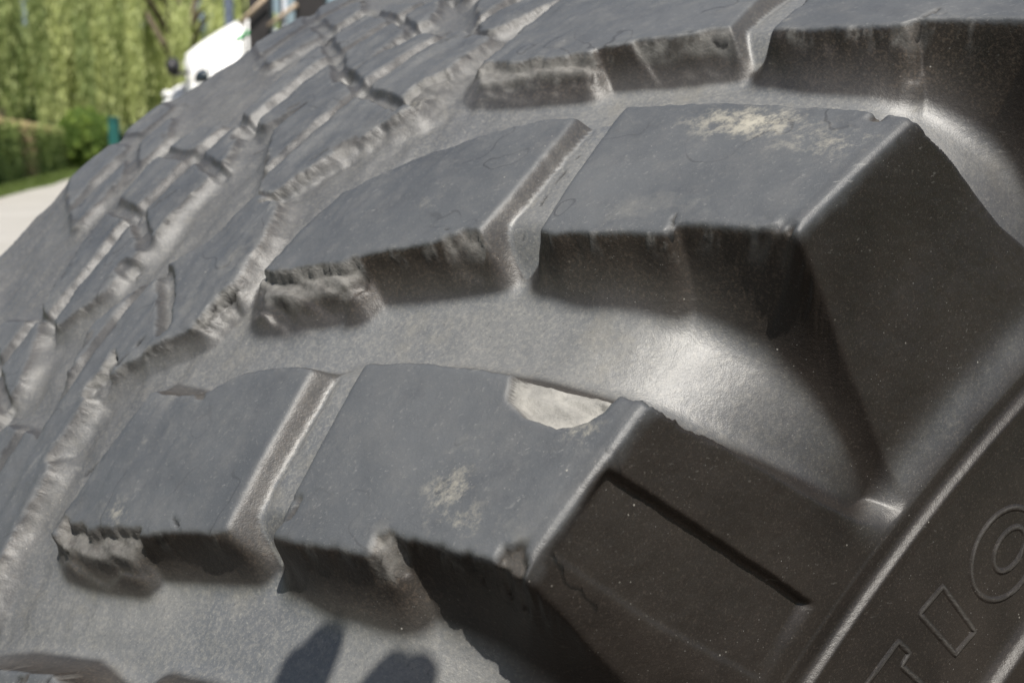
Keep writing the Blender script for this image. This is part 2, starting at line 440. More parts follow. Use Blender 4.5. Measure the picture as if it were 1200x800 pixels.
CRACKS = [[(-.168, 52.3), (-.172, 53.6), (-.178, 54.8), (-.182, 56.0)], [(.010, 46.2), (-.002, 46.45)], [(.006, 43.6), (.02, 43.35), (.04, 43.3), (.058, 42.9), (.075, 42.95)],
          [(-.392, 42.2), (-.388, 43.0), (-.386, 43.6)], [(-.362, 38.4), (-.356, 39.0)], [(-.35, 45.6), (-.345, 46.6)], [(-.066, 65.2), (-.064, 66.3)], [(-.065, 53.2), (-.068, 53.9)],
          [(-.036, 54.0), (-.038, 54.35)], [(-.277, 32.4), (-.272, 33.2)], [(-.25, 32.6), (-.247, 33.6)], [(-.22, 50.9), (-.214, 51.2), (-.205, 51.2)],
          [(-.26, 44.9), (-.30, 43.9)], [(-.40, 52.6), (-.39, 53.4)], [(-.49, 57.6), (-.478, 58.3)], [(-.21, 63.3), (-.198, 63.6), (-.185, 63.7)], [(-.38, 63.6), (-.377, 64.4)], [(-.44, 47.5), (-.43, 48.6)], [(-.50, 53.0), (-.488, 54.2)], [(-.53, 48.6), (-.52, 49.6)], [(-.46, 44.2), (-.45, 45)], [(-.57, 56.5), (-.56, 57.4)], [(-.43, 61.2), (-.42, 62.4)], [(-.48, 62.5), (-.47, 63.5)], [(-.34, 41), (-.337, 42.4)], [(-.27, 55.4), (-.262, 55.9)], [(-.23, 39.2), (-.222, 39.0)], [(-.10, 41.0), (-.094, 41.25)]]

SIPES = [([(-.528, 42.0), (-.54, 47.0), (-.552, 53.8)], 8, .75), ([(-.655, 47.2), (-.668, 51), (-.68, 55.0)], 9, .75), ([(-.432, 50.8), (-.440, 56), (-.446, 62.6)], 7, .6), ([(-.604, 44.0), (-.612, 49), (-.618, 55.5)], 9, .6),
         ([(-.49, 46.6), (-.535, 47.8), (-.59, 48.6)], 7, .6), ([(-.375, 56.4), (-.43, 57.6), (-.49, 58.0)], 6.5, .6), ([(-.62, 50.2), (-.68, 51.6), (-.73, 52.4)], 8, .6), ([(-.49, 50.8), (-.54, 51.6), (-.60, 52.0)], 6, .5)]
def build_surface(P, th, fine, blocks):
    """returns per-vertex fields on the grid (rows = angle, columns = profile)"""
    X = P[:, 0] * MM
    Y = th * DEG * MM
    XX, YY = np.meshgrid(X, Y)
    nr, nc = XX.shape
    wob = fbm(XX, YY, 26, 4, 1) * 2.6 + fbm(XX, YY, 7, 3, 5) * 1.3
    rag = np.clip(fbm(XX, YY, 46, 3, 9) * 1.8 - .1, 0, 1)
    wob = wob - rag * np.clip(fbm(XX, YY, 9, 4, 13, .65) * 2 + .3, 0, 1.5) * 5.0
    wt = np.zeros_like(XX); idx = np.full(XX.shape, -1, int); inside = np.full(XX.shape, -99.0)
    for bi, (kind, k, poly, g) in enumerate(blocks):
        pm = to_mm(poly); xs = [q[0] for q in pm]; ys = [q[1] for q in pm]
        c0 = np.searchsorted(X, min(xs) - 45); c1 = np.searchsorted(X, max(xs) + 45)
        r0 = np.searchsorted(Y, min(ys) - 45); r1 = np.searchsorted(Y, max(ys) + 45)
        if c1 - c0 < 2 or r1 - r0 < 2: continue
        sl = (slice(r0, r1), slice(c0, c1))
        amp = .42 if (kind == 'shoulder') else (.75 if kind == 'inner' else .7)
        if not fine: amp = 0
        d, gg = seg_field(XX[sl], YY[sl], pm, g)
        # crisp on the narrow cross groove side, ragged on the fronts
        am = amp * (.08 + .92 * sstep(14.5, 24, gg)) * sstep(60, 5, XX[sl]) if kind in ('shoulder', 'inner') else amp
        if kind.startswith('far'): d = d + 3.5
        d = d + wob[sl] * am * sstep(-9, 1, d)
        u = np.clip(-d / gg, 0, 1)
        pw = 1.9 + 1.0 * sstep(13, 27, gg)
        w = (1 - u) ** pw
        w = np.where(d > 0, 1.0, w)
        e = np.clip(1 - np.abs(d) / 3.0, 0, 1)       # worn, slightly rounded edge
        w = w - .028 * e * e
        better = w > wt[sl]
        wt[sl] = np.where(better, w, wt[sl])
        idx[sl] = np.where(better & (w > .004), bi, idx[sl])
        inside[sl] = np.maximum(inside[sl], d)
    web = np.zeros_like(XX); slotwall = np.zeros_like(XX)
    if fine:
        for k in range(-2, 4):
            o = k * PITCH
            q = [(-.176, 46.3), (-.152, 40.9), (-.186, 40.2), (-.208, 45.6)]
            q = [(x, t + o) for x, t in q]
            if k == 1: q = [(-.176, 58.6), (-.146, 52.7), (-.182, 51.9), (-.202, 57.8)]
            d, _ = seg_field(XX, YY, to_mm(q), [9] * 4)
            kk = sstep(-17, 9, d)
            lev = (.70 + .03 * fbm(XX, YY, 12, 3, 151)) * kk
            df = lev - wt; sk = .10
            rise = np.where(np.abs(df) < sk, np.maximum(wt, lev) + (sk - np.abs(df)) ** 2 / (4 * sk), np.maximum(wt, lev))
            rise = np.where(kk > .001, np.minimum(rise, 1), wt)
            web = np.maximum(web, sstep(-.03, .05, df) * (kk > .03))
            slotwall = np.maximum(slotwall, sstep(-16, -3, d))
            idx = np.where((rise > wt + .002) & (idx < 0), 2 * (k + 2), idx)
            wt = rise
    if fine:                                          # moulded slot walls: take the grid steps out
        for _ in range(3):
            b = wt.copy()
            b[1:-1, 1:-1] = .25 * wt[1:-1, 1:-1] + .125 * (wt[:-2, 1:-1] + wt[2:, 1:-1] + wt[1:-1, :-2] + wt[1:-1, 2:]) + .0625 * (wt[:-2, :-2] + wt[2:, 2:] + wt[:-2, 2:] + wt[2:, :-2])
            m_ = sstep(-14, -6, np.where(slotwall > 0, 0., -20.)) * sstep(0, .2, slotwall)
            wt = wt * (1 - m_) + b * m_
    tear = np.zeros_like(XX)
    if fine:
        for poly, cap, pale in TEARS:
            pm = to_mm(poly); xs = [q[0] for q in pm]; ys = [q[1] for q in pm]
            c0 = np.searchsorted(X, min(xs) - 20); c1 = np.searchsorted(X, max(xs) + 20)
            r0 = np.searchsorted(Y, min(ys) - 20); r1 = np.searchsorted(Y, max(ys) + 20)
            sl = (slice(r0, r1), slice(c0, c1))
            d, _ = seg_field(XX[sl], YY[sl], pm, [10] * len(pm))
            d = d + fbm(XX[sl], YY[sl], 15, 5, 21, .6) * 5.0 * (pale < .99) + fbm(XX[sl], YY[sl], 9, 4, 22) * 1.5
            lay = fbm(XX[sl] * .35, YY[sl] * 1.5, 10, 4, 31)
            c = cap + .10 * lay - .05 * sstep(0, 14, d)
            k = sstep(-.5, 3.0, d)
            neww = wt[sl] * (1 - k * np.clip((1 - cap) * (1 + .45 * lay), 0, 1))
            if pale > .99: neww = np.minimum(wt[sl], wt[sl] * (1 - k) + c * k)
            chg = sstep(.02, .10, wt[sl] - neww) * sstep(.42, .72, neww + .12 * lay)
            tear[sl] = np.maximum(tear[sl], pale * np.maximum(chg, sstep(-1.5, 1, d) * sstep(.5, .85, neww + .12 * lay) * .5) * (idx[sl] >= 0))
            if pale > .99: tear[sl] = np.maximum(tear[sl], k * sstep(.15, .4, neww))
            wt[sl] = neww
        # small random nicks along every edge
        nick = sstep(.42, .75, fbm(XX, YY, 20, 3, 41)) * sstep(-6, -1, inside) * sstep(9, 1, inside) * (XX < -2)
        wt = wt - nick * (.10 + .25 * np.clip(fbm(XX, YY, 6, 4, 43), 0, 1)) * (wt > .3)
        tear = np.maximum(tear, nick * .4)
    if fine:
        for k in range(-1, 4):
            for pl, wd, dp in SIPES:
                pm = np.array(to_mm([(x, t + (k - 1) * PITCH + .5 * math.sin(k * 3 + x * 40)) for x, t in pl]))
                c0, c1 = np.searchsorted(X, pm[:, 0].min() - 25), np.searchsorted(X, pm[:, 0].max() + 25)
                r0, r1 = np.searchsorted(Y, pm[:, 1].min() - 25), np.searchsorted(Y, pm[:, 1].max() + 25)
                if r1 - r0 < 2: continue
                sl = (slice(r0, r1), slice(c0, c1))
                ax, ay = XX[sl] + fbm(XX[sl], YY[sl], 12, 4, 111 + k) * 1.8, YY[sl] + fbm(XX[sl], YY[sl], 12, 4, 113 + k) * 1.8
                d = np.full(ax.shape, 99.)
                for (xa, ya), (xb, yb) in zip(pm[:-1], pm[1:]):
                    dx, dy = xb - xa, yb - ya; t = np.clip(((ax - xa) * dx + (ay - ya) * dy) / (dx * dx + dy * dy), 0, 1)
                    d = np.minimum(d, np.hypot(ax - xa - t * dx, ay - ya - t * dy))
                wt[sl] = wt[sl] - dp * sstep(wd, wd * .25, d) * (wt[sl] > .3) * (.6 + .4 * sstep(-.3, .3, fbm(XX[sl], YY[sl], 25, 2, 115)))
    if fine:
        lip0 = np.exp(-((inside + 1.2) / 2.6) ** 2) * (XX < -4) * (1 - slotwall)
        tear = np.maximum(tear, .45 * lip0 * sstep(.12, .5, fbm(XX, YY, 7, 4, 131, .6)))
        wt = wt - lip0 * .03 * fbm(XX, YY, 5, 4, 133, .6) * (wt > .5)
    wt = np.clip(wt, 0, 1)
    hx, hr, fx, frr = (P[:, i][None, :] for i in (1, 2, 3, 4))
    px = fx + wt * (hx - fx); pr = frr + wt * (hr - frr)
    # recessed side faces of the shoulder lugs
    rec = np.zeros_like(XX); foot = np.zeros_like(XX)
    lug = (YY / MM / DEG - 41.5) / PITCH
    for k in range(-9, 30):
        r0 = np.searchsorted(th, 38 + k * PITCH); r1 = np.searchsorted(th, 58 + k * PITCH)
        if r1 - r0 < 2: continue
        if k % 2 == 0:
            q = [(.006, 46.05), (.07, 46.9), (.146, 48.0), (.147, 45.05), (.07, 44.0), (.006, 43.55)]
            pm = to_mm([(x, t + k * PITCH) for x, t in q]); sl = (slice(r0, r1), slice(np.searchsorted(X, -8), np.searchsorted(X, .165 * MM)))
            d, gg = seg_field(XX[sl], YY[sl], pm, [2.4, 2.4, 8, 2.5, 2.5, 6])
            if fine: d = d + fbm(XX[sl], YY[sl], 5, 3, 51) * .4
            r = np.clip((d + gg * .4) / gg, 0, 1)
            xq = XX[sl] / MM; yq = YY[sl] / MM / DEG - k * PITCH
            lo_ = np.interp(xq, [.006, .07, .147], [43.55, 44.0, 45.05]); hi_ = np.interp(xq, [.006, .07, .146], [46.05, 46.9, 48.0])
            fr_q = np.clip((yq - lo_) / (hi_ - lo_), 0, 1.1)
            rec[sl] = np.maximum(rec[sl], (.0014 + .0030 * fr_q ** 1.3) * (r * r * (3 - 2 * r)) * sstep(-6, 10, XX[sl]))
        else:
            tt_ = np.clip((XX / MM - .124) / .0335, 0, 1)
            a = sstep(-.004 * MM, .075 * MM, XX) * (1 - tt_ ** 2.4)
            sl = (slice(r0, r1), slice(0, nc))
            yy = YY[sl] / MM / DEG - k * PITCH
            band = sstep(38.6, 40.4, yy) * sstep(56.0, 53.8, yy)
            rec[sl] = np.maximum(rec[sl], .0066 * a[sl] * band)
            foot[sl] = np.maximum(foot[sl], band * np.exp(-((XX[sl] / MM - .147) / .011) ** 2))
    rec = np.where(XX > .10 * MM, np.minimum(rec, .62 * np.maximum(hx - fx, 0)), rec)
    px = px - rec * wt
    # surface relief
    relief = fbm(XX, YY, 70, 3, 61) * .9 + fbm(XX, YY, 16, 4, 63) * .45 if fine else np.zeros_like(XX)
    onT = sstep(.9, .99, wt) * (XX < 0)
    floorm = (1 - sstep(.05, .35, wt))
    relief = relief * (1 + floorm * .5) * sstep(.17 * MM, .10 * MM, XX) / 1000 / RT
    if fine:
        relief = relief + tear * fbm(XX * .5, YY, 10, 3, 71, .5) * 1.4 / 1000 / RT
        rough = sstep(-.20 * MM, -.36 * MM, XX)
        relief = relief + rough * (fbm(XX * 1.8 + YY * .2, YY * .5, 16, 5, 75, .62) * 2.0) / 1000 / RT
        scuff = sstep(0, .03 * MM, XX) * sstep(.155 * MM, .14 * MM, XX) * sstep(.5, .9, wt) * fbm(XX, YY, 3.5, 3, 73) * .16 / 1000 / RT
        relief = relief + scuff
    turn = sstep(-.07 * MM, .08 * MM, XX)
    relief = relief * (1 - .6 * sstep(-.12 * MM, -.03 * MM, XX) * floorm)
    pr = pr + relief * (1 - turn)
    px = px + relief * turn
    # colouring masks; crack shade and the lug foot highlight are painted in
    left = XX < -W * MM
    top = sstep(.93, .985, wt) * (1 - sstep(-8, 0, XX)) * (1 - sstep(-W * MM + 4, -W * MM - 6, XX))
    # the worn edge runs over the shoulder by a few millimetres
    edge = sstep(9, -3, XX + fbm(XX, YY, 14, 4, 81) * 5) * sstep(.93, .985, wt)
    top = np.maximum(top, edge * .9) * (~left)
    dust_sheen = (1 - sstep(.01, .17, wt)) * (.45 * sstep(.15 * MM, .06 * MM, XX) + .55 * sstep(.07 * MM, -.09 * MM, XX))
    dust_sheen = np.maximum(dust_sheen, web)
    dust_sheen = np.maximum(dust_sheen, (1 - sstep(.15, .8, wt)) * .22 * sstep(.05 * MM, -.1 * MM, XX))
    dust_sheen = np.maximum(dust_sheen, slotwall * .42 * (1 - sstep(.93, .98, wt)))
    dust_sheen = np.maximum(dust_sheen, foot * (.42 + .15 * fbm(XX, YY, 22, 3, 171)))  # dusty band at the lug foot, with the fillet's highlight painted in
    far = sstep(-.24 * MM, -.42 * MM, XX)
    dust_sheen = dust_sheen * (1 - .45 * far)
    top = np.maximum(top, far * .45 * (~left))
    dust_sheen = np.maximum(dust_sheen, far * .62 * (1 - sstep(.35, .85, wt)))
    streak = sstep(.15, .75, fbm(XX * 2.4 + YY * .25, YY * .42, 15, 5, 97, .65))
    dust_sheen = np.maximum(dust_sheen, (far * .55 + .15) * streak * (XX < -.16 * MM) * np.maximum(sstep(.85, .97, wt), .35))
    dust_sheen = np.maximum(dust_sheen, top * sstep(.1, .7, fbm(XX, YY, 38, 4, 91)) * .35 * (.6 + far))
    brown = .33 * sstep(.08, .3, wt) * (1 - sstep(.92, .98, wt)) * (XX < 0) * (.55 + .45 * fbm(XX, YY, 30, 3, 95))
    pale = np.zeros_like(XX); crack = np.zeros_like(XX)
    if fine:
        for x, t, rx, ry, a in MUD:
            xm, ym = x * MM, t * DEG * MM
            q = ((XX - xm) / rx) ** 2 + ((YY - ym - (XX - xm) * .1) / ry) ** 2
            pale = np.maximum(pale, a * np.exp(-q * 1.1))
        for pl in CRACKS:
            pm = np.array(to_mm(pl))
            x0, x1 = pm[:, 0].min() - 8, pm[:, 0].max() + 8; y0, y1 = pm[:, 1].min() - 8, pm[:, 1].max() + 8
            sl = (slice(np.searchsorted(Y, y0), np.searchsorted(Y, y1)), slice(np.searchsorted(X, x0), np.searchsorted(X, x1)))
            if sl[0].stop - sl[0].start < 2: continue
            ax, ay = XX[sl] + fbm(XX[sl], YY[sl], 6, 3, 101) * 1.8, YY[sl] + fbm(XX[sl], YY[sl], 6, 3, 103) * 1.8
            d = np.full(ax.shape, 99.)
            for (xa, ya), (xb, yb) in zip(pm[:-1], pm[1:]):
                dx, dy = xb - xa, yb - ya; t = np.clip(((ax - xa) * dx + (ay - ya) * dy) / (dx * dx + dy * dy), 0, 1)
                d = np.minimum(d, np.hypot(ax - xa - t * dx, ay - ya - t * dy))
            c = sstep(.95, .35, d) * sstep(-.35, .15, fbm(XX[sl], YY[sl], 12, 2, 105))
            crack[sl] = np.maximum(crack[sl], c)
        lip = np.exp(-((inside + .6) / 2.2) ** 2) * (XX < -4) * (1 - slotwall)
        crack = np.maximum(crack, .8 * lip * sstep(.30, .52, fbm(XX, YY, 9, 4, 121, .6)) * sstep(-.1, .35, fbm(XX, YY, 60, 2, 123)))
        pr = pr - crack * 1.6 / 1000 / RT
    T = (th * DEG)[:, None]
    pos = (CT - BASE)[None, None, :] + RT * (px[..., None] * AX + pr[..., None] * (np.cos(T)[..., None] * FR + np.sin(T)[..., None] * UP))
    return pos, wt, idx, dict(top=top, dust_sheen=dust_sheen, tear=np.clip(tear, 0, 1), brown=np.clip(brown, 0, 1), crack=crack, pale=pale)

def grid_normals(pos):
    du = np.gradient(pos, axis=1); dv = np.gradient(pos, axis=0)
    n = np.cross(du, dv)
    for _ in range(2):
        for ax_ in (0, 1):
            a_ = np.roll(n, 1, ax_); b_ = np.roll(n, -1, ax_)
            m = .5 * n + .25 * (a_ + b_)
            if ax_ == 0: m[0] = n[0]; m[-1] = n[-1]
            else: m[:, 0] = n[:, 0]; m[:, -1] = n[:, -1]
            n = m
    n /= (np.linalg.norm(n, axis=2, keepdims=True) + 1e-12)
    return n

def grid_part(name, pos, nrm, attrs, cellmask, parent, flip):
    nr, nc = pos.shape[:2]
    r, c = np.nonzero(cellmask)
    a = r * nc + c
    q = np.stack([a, a + 1, a + nc + 1, a + nc], 1)
    if flip: q = q[:, ::-1]
    used, inv = np.unique(q.ravel(), return_inverse=True)
    V = pos.reshape(-1, 3)[used]
    me = np_mesh(name, V, inv.reshape(-1, 4))
    for k, f in attrs.items():
        at = me.attributes.new(k, 'FLOAT', 'POINT'); at.data.foreach_set('value', np.ascontiguousarray(f.ravel()[used], dtype=np.float32))
    o = link(name, me, M_RUB, parent)
    me.normals_split_custom_set_from_vertices(nrm.reshape(-1, 3)[used])
    return o

# fine visible stretch of tread and sidewall
TH0, TH1 = 27.5, 73.0
Pf_ = profile(True)
th = np.arange(TH0, TH1, .055)
pos, wt, idx, attrs = build_surface(Pf_, th, True, BLOCKS)
nrm = grid_normals(pos)
mid = pos[len(th) // 2, len(Pf_) // 2] - (CT - BASE)
flip = bool(np.dot(nrm[len(th) // 2, len(Pf_) // 2], mid) < 0)
if flip: nrm = -nrm
cw = np.minimum(np.minimum(wt[:-1, :-1], wt[1:, :-1]), np.minimum(wt[:-1, 1:], wt[1:, 1:]))
ci = idx[:-1, :-1]
sidewall = (Pf_[:-1, 0] > .158)[None, :] | (Pf_[:-1, 0] < -W - .158)[None, :]
blk = (ci >= 0) & (cw > .004) & ~sidewall
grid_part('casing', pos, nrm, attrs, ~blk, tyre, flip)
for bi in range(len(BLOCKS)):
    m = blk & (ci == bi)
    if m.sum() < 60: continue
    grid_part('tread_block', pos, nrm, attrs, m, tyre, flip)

# rest of the ring, turned away from the camera: same lugs, coarser
ALL = []
for k in range(2, 30):
    for kind, fn in (('shoulder', shoulder_poly), ('inner', inner_poly), ('far_inner', far_inner_poly), ('far_mid', far_mid_poly), ('far_shoulder', far_shoulder_poly)):
        P_, g_ = fn(k, 0) if kind == 'shoulder' else fn(k)
        ALL.append((kind, k, P_, g_))
Pc_ = profile(False)
th2 = np.arange(TH1 - .06, TH0 + 360.1, .45)
pos2, wt2, idx2, at2 = build_surface(Pc_, th2, False, ALL)
nr2 = grid_normals(pos2)
if flip: nr2 = -nr2
o = grid_part('rear_tread', pos2, nr2, at2, np.ones((len(th2) - 1, len(Pc_) - 1), bool), tyre, flip)
tag(o, kind='stuff')

# ------------------------------------------------------------------ raised letters on the sidewall
def ring_pt(x, r, deg):
    t = deg * DEG
    return (CT - BASE) + RT * (x * AX + r * (math.cos(t) * FR + math.sin(t) * UP))
def wall_x(r): return float(np.interp(r, [.7325, .822], [HX1 + .0222, HX1 + .0064]))
def letter(loops):
    """outline ridge: every loop is a list of (r, deg); a low rounded bead along it"""
    bm = bmesh.new()
    at = bm.verts.layers.float.new('tear')
    for loop in loops:
        pts = []
        n = len(loop)
        for i in range(n):
            a, b = loop[i], loop[(i + 1) % n]
            L = math.hypot((b[0] - a[0]) * MM, (b[1] - a[1]) * DEG * .74 * MM)
            m = max(1, int(L / 1.6))
            for j in range(m): pts.append((a[0] + (b[0] - a[0]) * j / m, a[1] + (b[1] - a[1]) * j / m))
        n = len(pts); rows = []
        for i, (r, t) in enumerate(pts):
            r0, t0 = pts[i - 1]; r1, t1 = pts[(i + 1) % n]
            dr, dt = (r1 - r0), (t1 - t0) * DEG * r
            L = math.hypot(dr, dt) + 1e-9
            nr_, nt = dt / L, -dr / L
            j = (vnoise(np.array(i * .31), np.array(r * 900), 7) - .5) * .5
            row = []
            for off, h, tv in ((-2.1, -.4, 0), (-1.1, .35 + j * .2, .0), (-.45, .6 + j, .13 + j * .4), (.45, .6 + j, .13 - j * .4), (1.1, .35 + j * .2, 0), (2.1, -.4, 0)):
                rr = r + nr_ * off / MM; tt = t + nt * off / MM / r / DEG
                v = bm.verts.new(ring_pt(wall_x(rr) + h / MM, rr, tt)); v[at] = max(0, tv)
                row.append(v)
            rows.append(row)
        for i in range(n):
            A_, B_ = rows[i], rows[(i + 1) % n]
            for j in range(5): bm.faces.new((A_[j], A_[j + 1], B_[j + 1], B_[j]))
    bmesh.ops.recalc_face_normals(bm, faces=bm.faces)
    o = bm_obj('raised_letter', bm, M_RUB, tyre, True)
    return o
def ell(rc, tc, a, b, n=40, slant=0.0):
    return [(rc + a * math.sin(2 * math.pi * i / n), tc + b * math.cos(2 * math.pi * i / n) + slant * math.sin(2 * math.pi * i / n)) for i in range(n)]
letter([[(.7985, 46.9), (.7962, 49.6), (.7853, 49.73), (.7849, 49.12), (.7560, 49.45), (.7575, 47.95), (.7860, 47.6), (.7870, 46.95)]])
letter([[(.793, 52.44), (.7951, 50.98), (.7578, 51.29), (.7555, 52.63)]])
letter([ell(.7715, 55.75, .0225, 2.08, 44, -.12), ell(.7710, 56.05, .0095, 1.05, 28, -.02)])

# wheel rim inside the tyre
M_RIM = simple('rim_paint', (0.42, 0.30, 0.05), 0.45, 0.5, 0.0, 30, .2)
def lathe(name, prof, mat, parent, n=72):
    V = []; Fq = []
    for i in range(n):
        t = 2 * math.pi * i / n
        for x, r in prof: V.append((CT - BASE) + RT * (x * AX + r * (math.cos(t) * FR + math.sin(t) * UP)))
    m = len(prof)
    for i in range(n):
        for j in range(m - 1):
            Fq.append((i * m + j, i * m + j + 1, ((i + 1) % n) * m + j + 1, ((i + 1) % n) * m + j))
    return link(name, np_mesh(name, np.array(V), np.array(Fq)), mat, parent)
lathe('wheel_rim', [(.03, .485), (.035, .52), (.02, .525), (-.01, .495), (-.03, .47), (-.10, .46), (-.22, .45), (-.24, .40), (-.24, .26), (-.20, .22), (-.16, .20), (-.16, .02)], M_RIM, tyre)
lathe('wheel_rim', [(-W - .03, .485), (-W - .035, .52), (-W - .02, .525), (-W + .03, .47), (-W + .2, .45), (-.24, .44)], M_RIM, tyre)

# ------------------------------------------------------------------ ground, path, verge
def ground_material():
    N = Nodes('grass_ground')
    tc = N.n('ShaderNodeTexCoord').outputs['Object']
    a = N.noise(0.6, 6, .6, tc); b = N.noise(14, 6, .7, tc)
    c = N.mix(N.ramp(a, .35, .7), (.055, .095, .022), (.10, .13, .035))
    c = N.mix(N.mul(N.ramp(b, .5, .8), .5), c, (.16, .15, .06))
    N.l(c, N.b.inputs['Base Color']); N.b.inputs['Roughness'].default_value = .9
    N.l(N.bump(b, .05), N.b.inputs['Normal'])
    return N.m
def path_material():
    N = Nodes('pale_gravel')
    tc = N.n('ShaderNodeTexCoord').outputs['Object']
    a = N.noise(.7, 6, .6, tc); b = N.noise(60, 5, .7, tc); d = N.noise(6, 6, .65, tc)
    c = N.mix(N.ramp(a, .3, .7), (.31, .295, .265), (.39, .375, .345))
    c = N.mix(N.mul(N.ramp(b, .45, .75), .5), c, (.30, .28, .25))
    c = N.mix(N.mul(N.ramp(d, .6, .8), .3), c, (.26, .24, .20))
    N.l(c, N.b.inputs['Base Color']); N.b.inputs['Roughness'].default_value = .85
    N.l(N.bump(b, .006), N.b.inputs['Normal'])
    return N.m
def sheet(name, pts, z, mat):
    bm = bmesh.new()
    bm.faces.new([bm.verts.new((x, y, z)) for x, y in pts])
    bmesh.ops.recalc_face_normals(bm, faces=bm.faces)
    for f in bm.faces:
        if f.normal.z < 0: f.normal_flip()
    o = bm_obj(name, bm, mat)
    return tag(o, kind='structure')
M_GRASS = ground_material()
sheet('ground', [(-900, -300), (900, -300), (900, 1500), (-900, 1500)], 0.0, M_GRASS)
def path_left(y): return -12.3 - (y - 30.8) * .2143
edge_pts = []
for i in range(40):
    y = -12 + i * 3.2
    edge_pts.append((path_left(y) + .12 * math.sin(i * 1.7) + .08 * math.sin(i * 4.1) - (max(0, y - 60) * .02), y))
right_pts = [(x + 5.2 + .1 * math.sin(y * 1.3), y) for x, y in edge_pts]
sheet('path', edge_pts + right_pts[::-1], 0.004, path_material())

M_EARTH = simple('bounce_earth', (.105, .082, .062), .95, .2, 0, 3, .35, .02)
bounce_outline = []
for i in range(48):
    a = 2 * math.pi * i / 48; r = 6.5 + .5 * math.sin(3 * a) + .3 * math.sin(7 * a + 1)
    bounce_outline.append((2.2 + r * math.cos(a), 1.0 + 1.25 * r * math.sin(a)))
sheet('bounce_earth', bounce_outline, 0.008, M_EARTH)  # unseen earth sheet added to keep grass green out of the bounce light

# ------------------------------------------------------------------ foliage helpers
def leaf_material(name, dark, light, dry=None, trans=.35):
    N = Nodes(name)
    v = N.attr('tone')
    c = N.mix(v, dark, light)
    if dry: c = N.mix(N.attr('dry'), c, dry)
    N.l(c, N.b.inputs['Base Color'])
    N.b.inputs['Roughness'].default_value = .55
    N.b.inputs['Specular IOR Level'].default_value = .3
    out = N.t.nodes['Material Output']
    tr = N.n('ShaderNodeBsdfTranslucent'); N.l(c, tr.inputs['Color'])
    mx = N.n('ShaderNodeMixShader'); mx.inputs[0].default_value = trans
    N.l(N.b.outputs[0], mx.inputs[1]); N.l(tr.outputs[0], mx.inputs[2]); N.l(mx.outputs[0], out.inputs['Surface'])
    return N.m
def leaf_mesh(name, C, U, V_, tone, dry, mat, parent):
    """one quad per leaf: centre, half vectors"""
    n = len(C)
    P = np.stack([C - U, C - V_, C + U, C + V_], 1).reshape(-1, 3)
    me = np_mesh(name, P, np.arange(4 * n).reshape(-1, 4))
    for k, f in (('tone', tone), ('dry', dry)):
        at = me.attributes.new(k, 'FLOAT', 'POINT'); at.data.foreach_set('value', np.repeat(f, 4).astype(np.float32))
    return link(name, me, mat, parent, False)
def tube(bm, pts, radii, n=8):
    rings = []
    for i, p in enumerate(pts):
        p = Vector(p)
        d = (Vector(pts[min(i + 1, len(pts) - 1)]) - Vector(pts[max(i - 1, 0)])).normalized()
        a = d.orthogonal().normalized(); b = d.cross(a)
        rings.append([bm.verts.new(p + (a * math.cos(2 * math.pi * j / n) + b * math.sin(2 * math.pi * j / n)) * radii[i]) for j in range(n)])
    for r0, r1 in zip(rings[:-1], rings[1:]):
        for j in range(n): bm.faces.new((r0[j], r0[(j + 1) % n], r1[(j + 1) % n], r1[j]))
    bm.faces.new(rings[0][::-1]); bm.faces.new(rings[-1])
M_BARK = simple('bark', (.12, .095, .07), .9, .3, 0, 8, .4, .02)

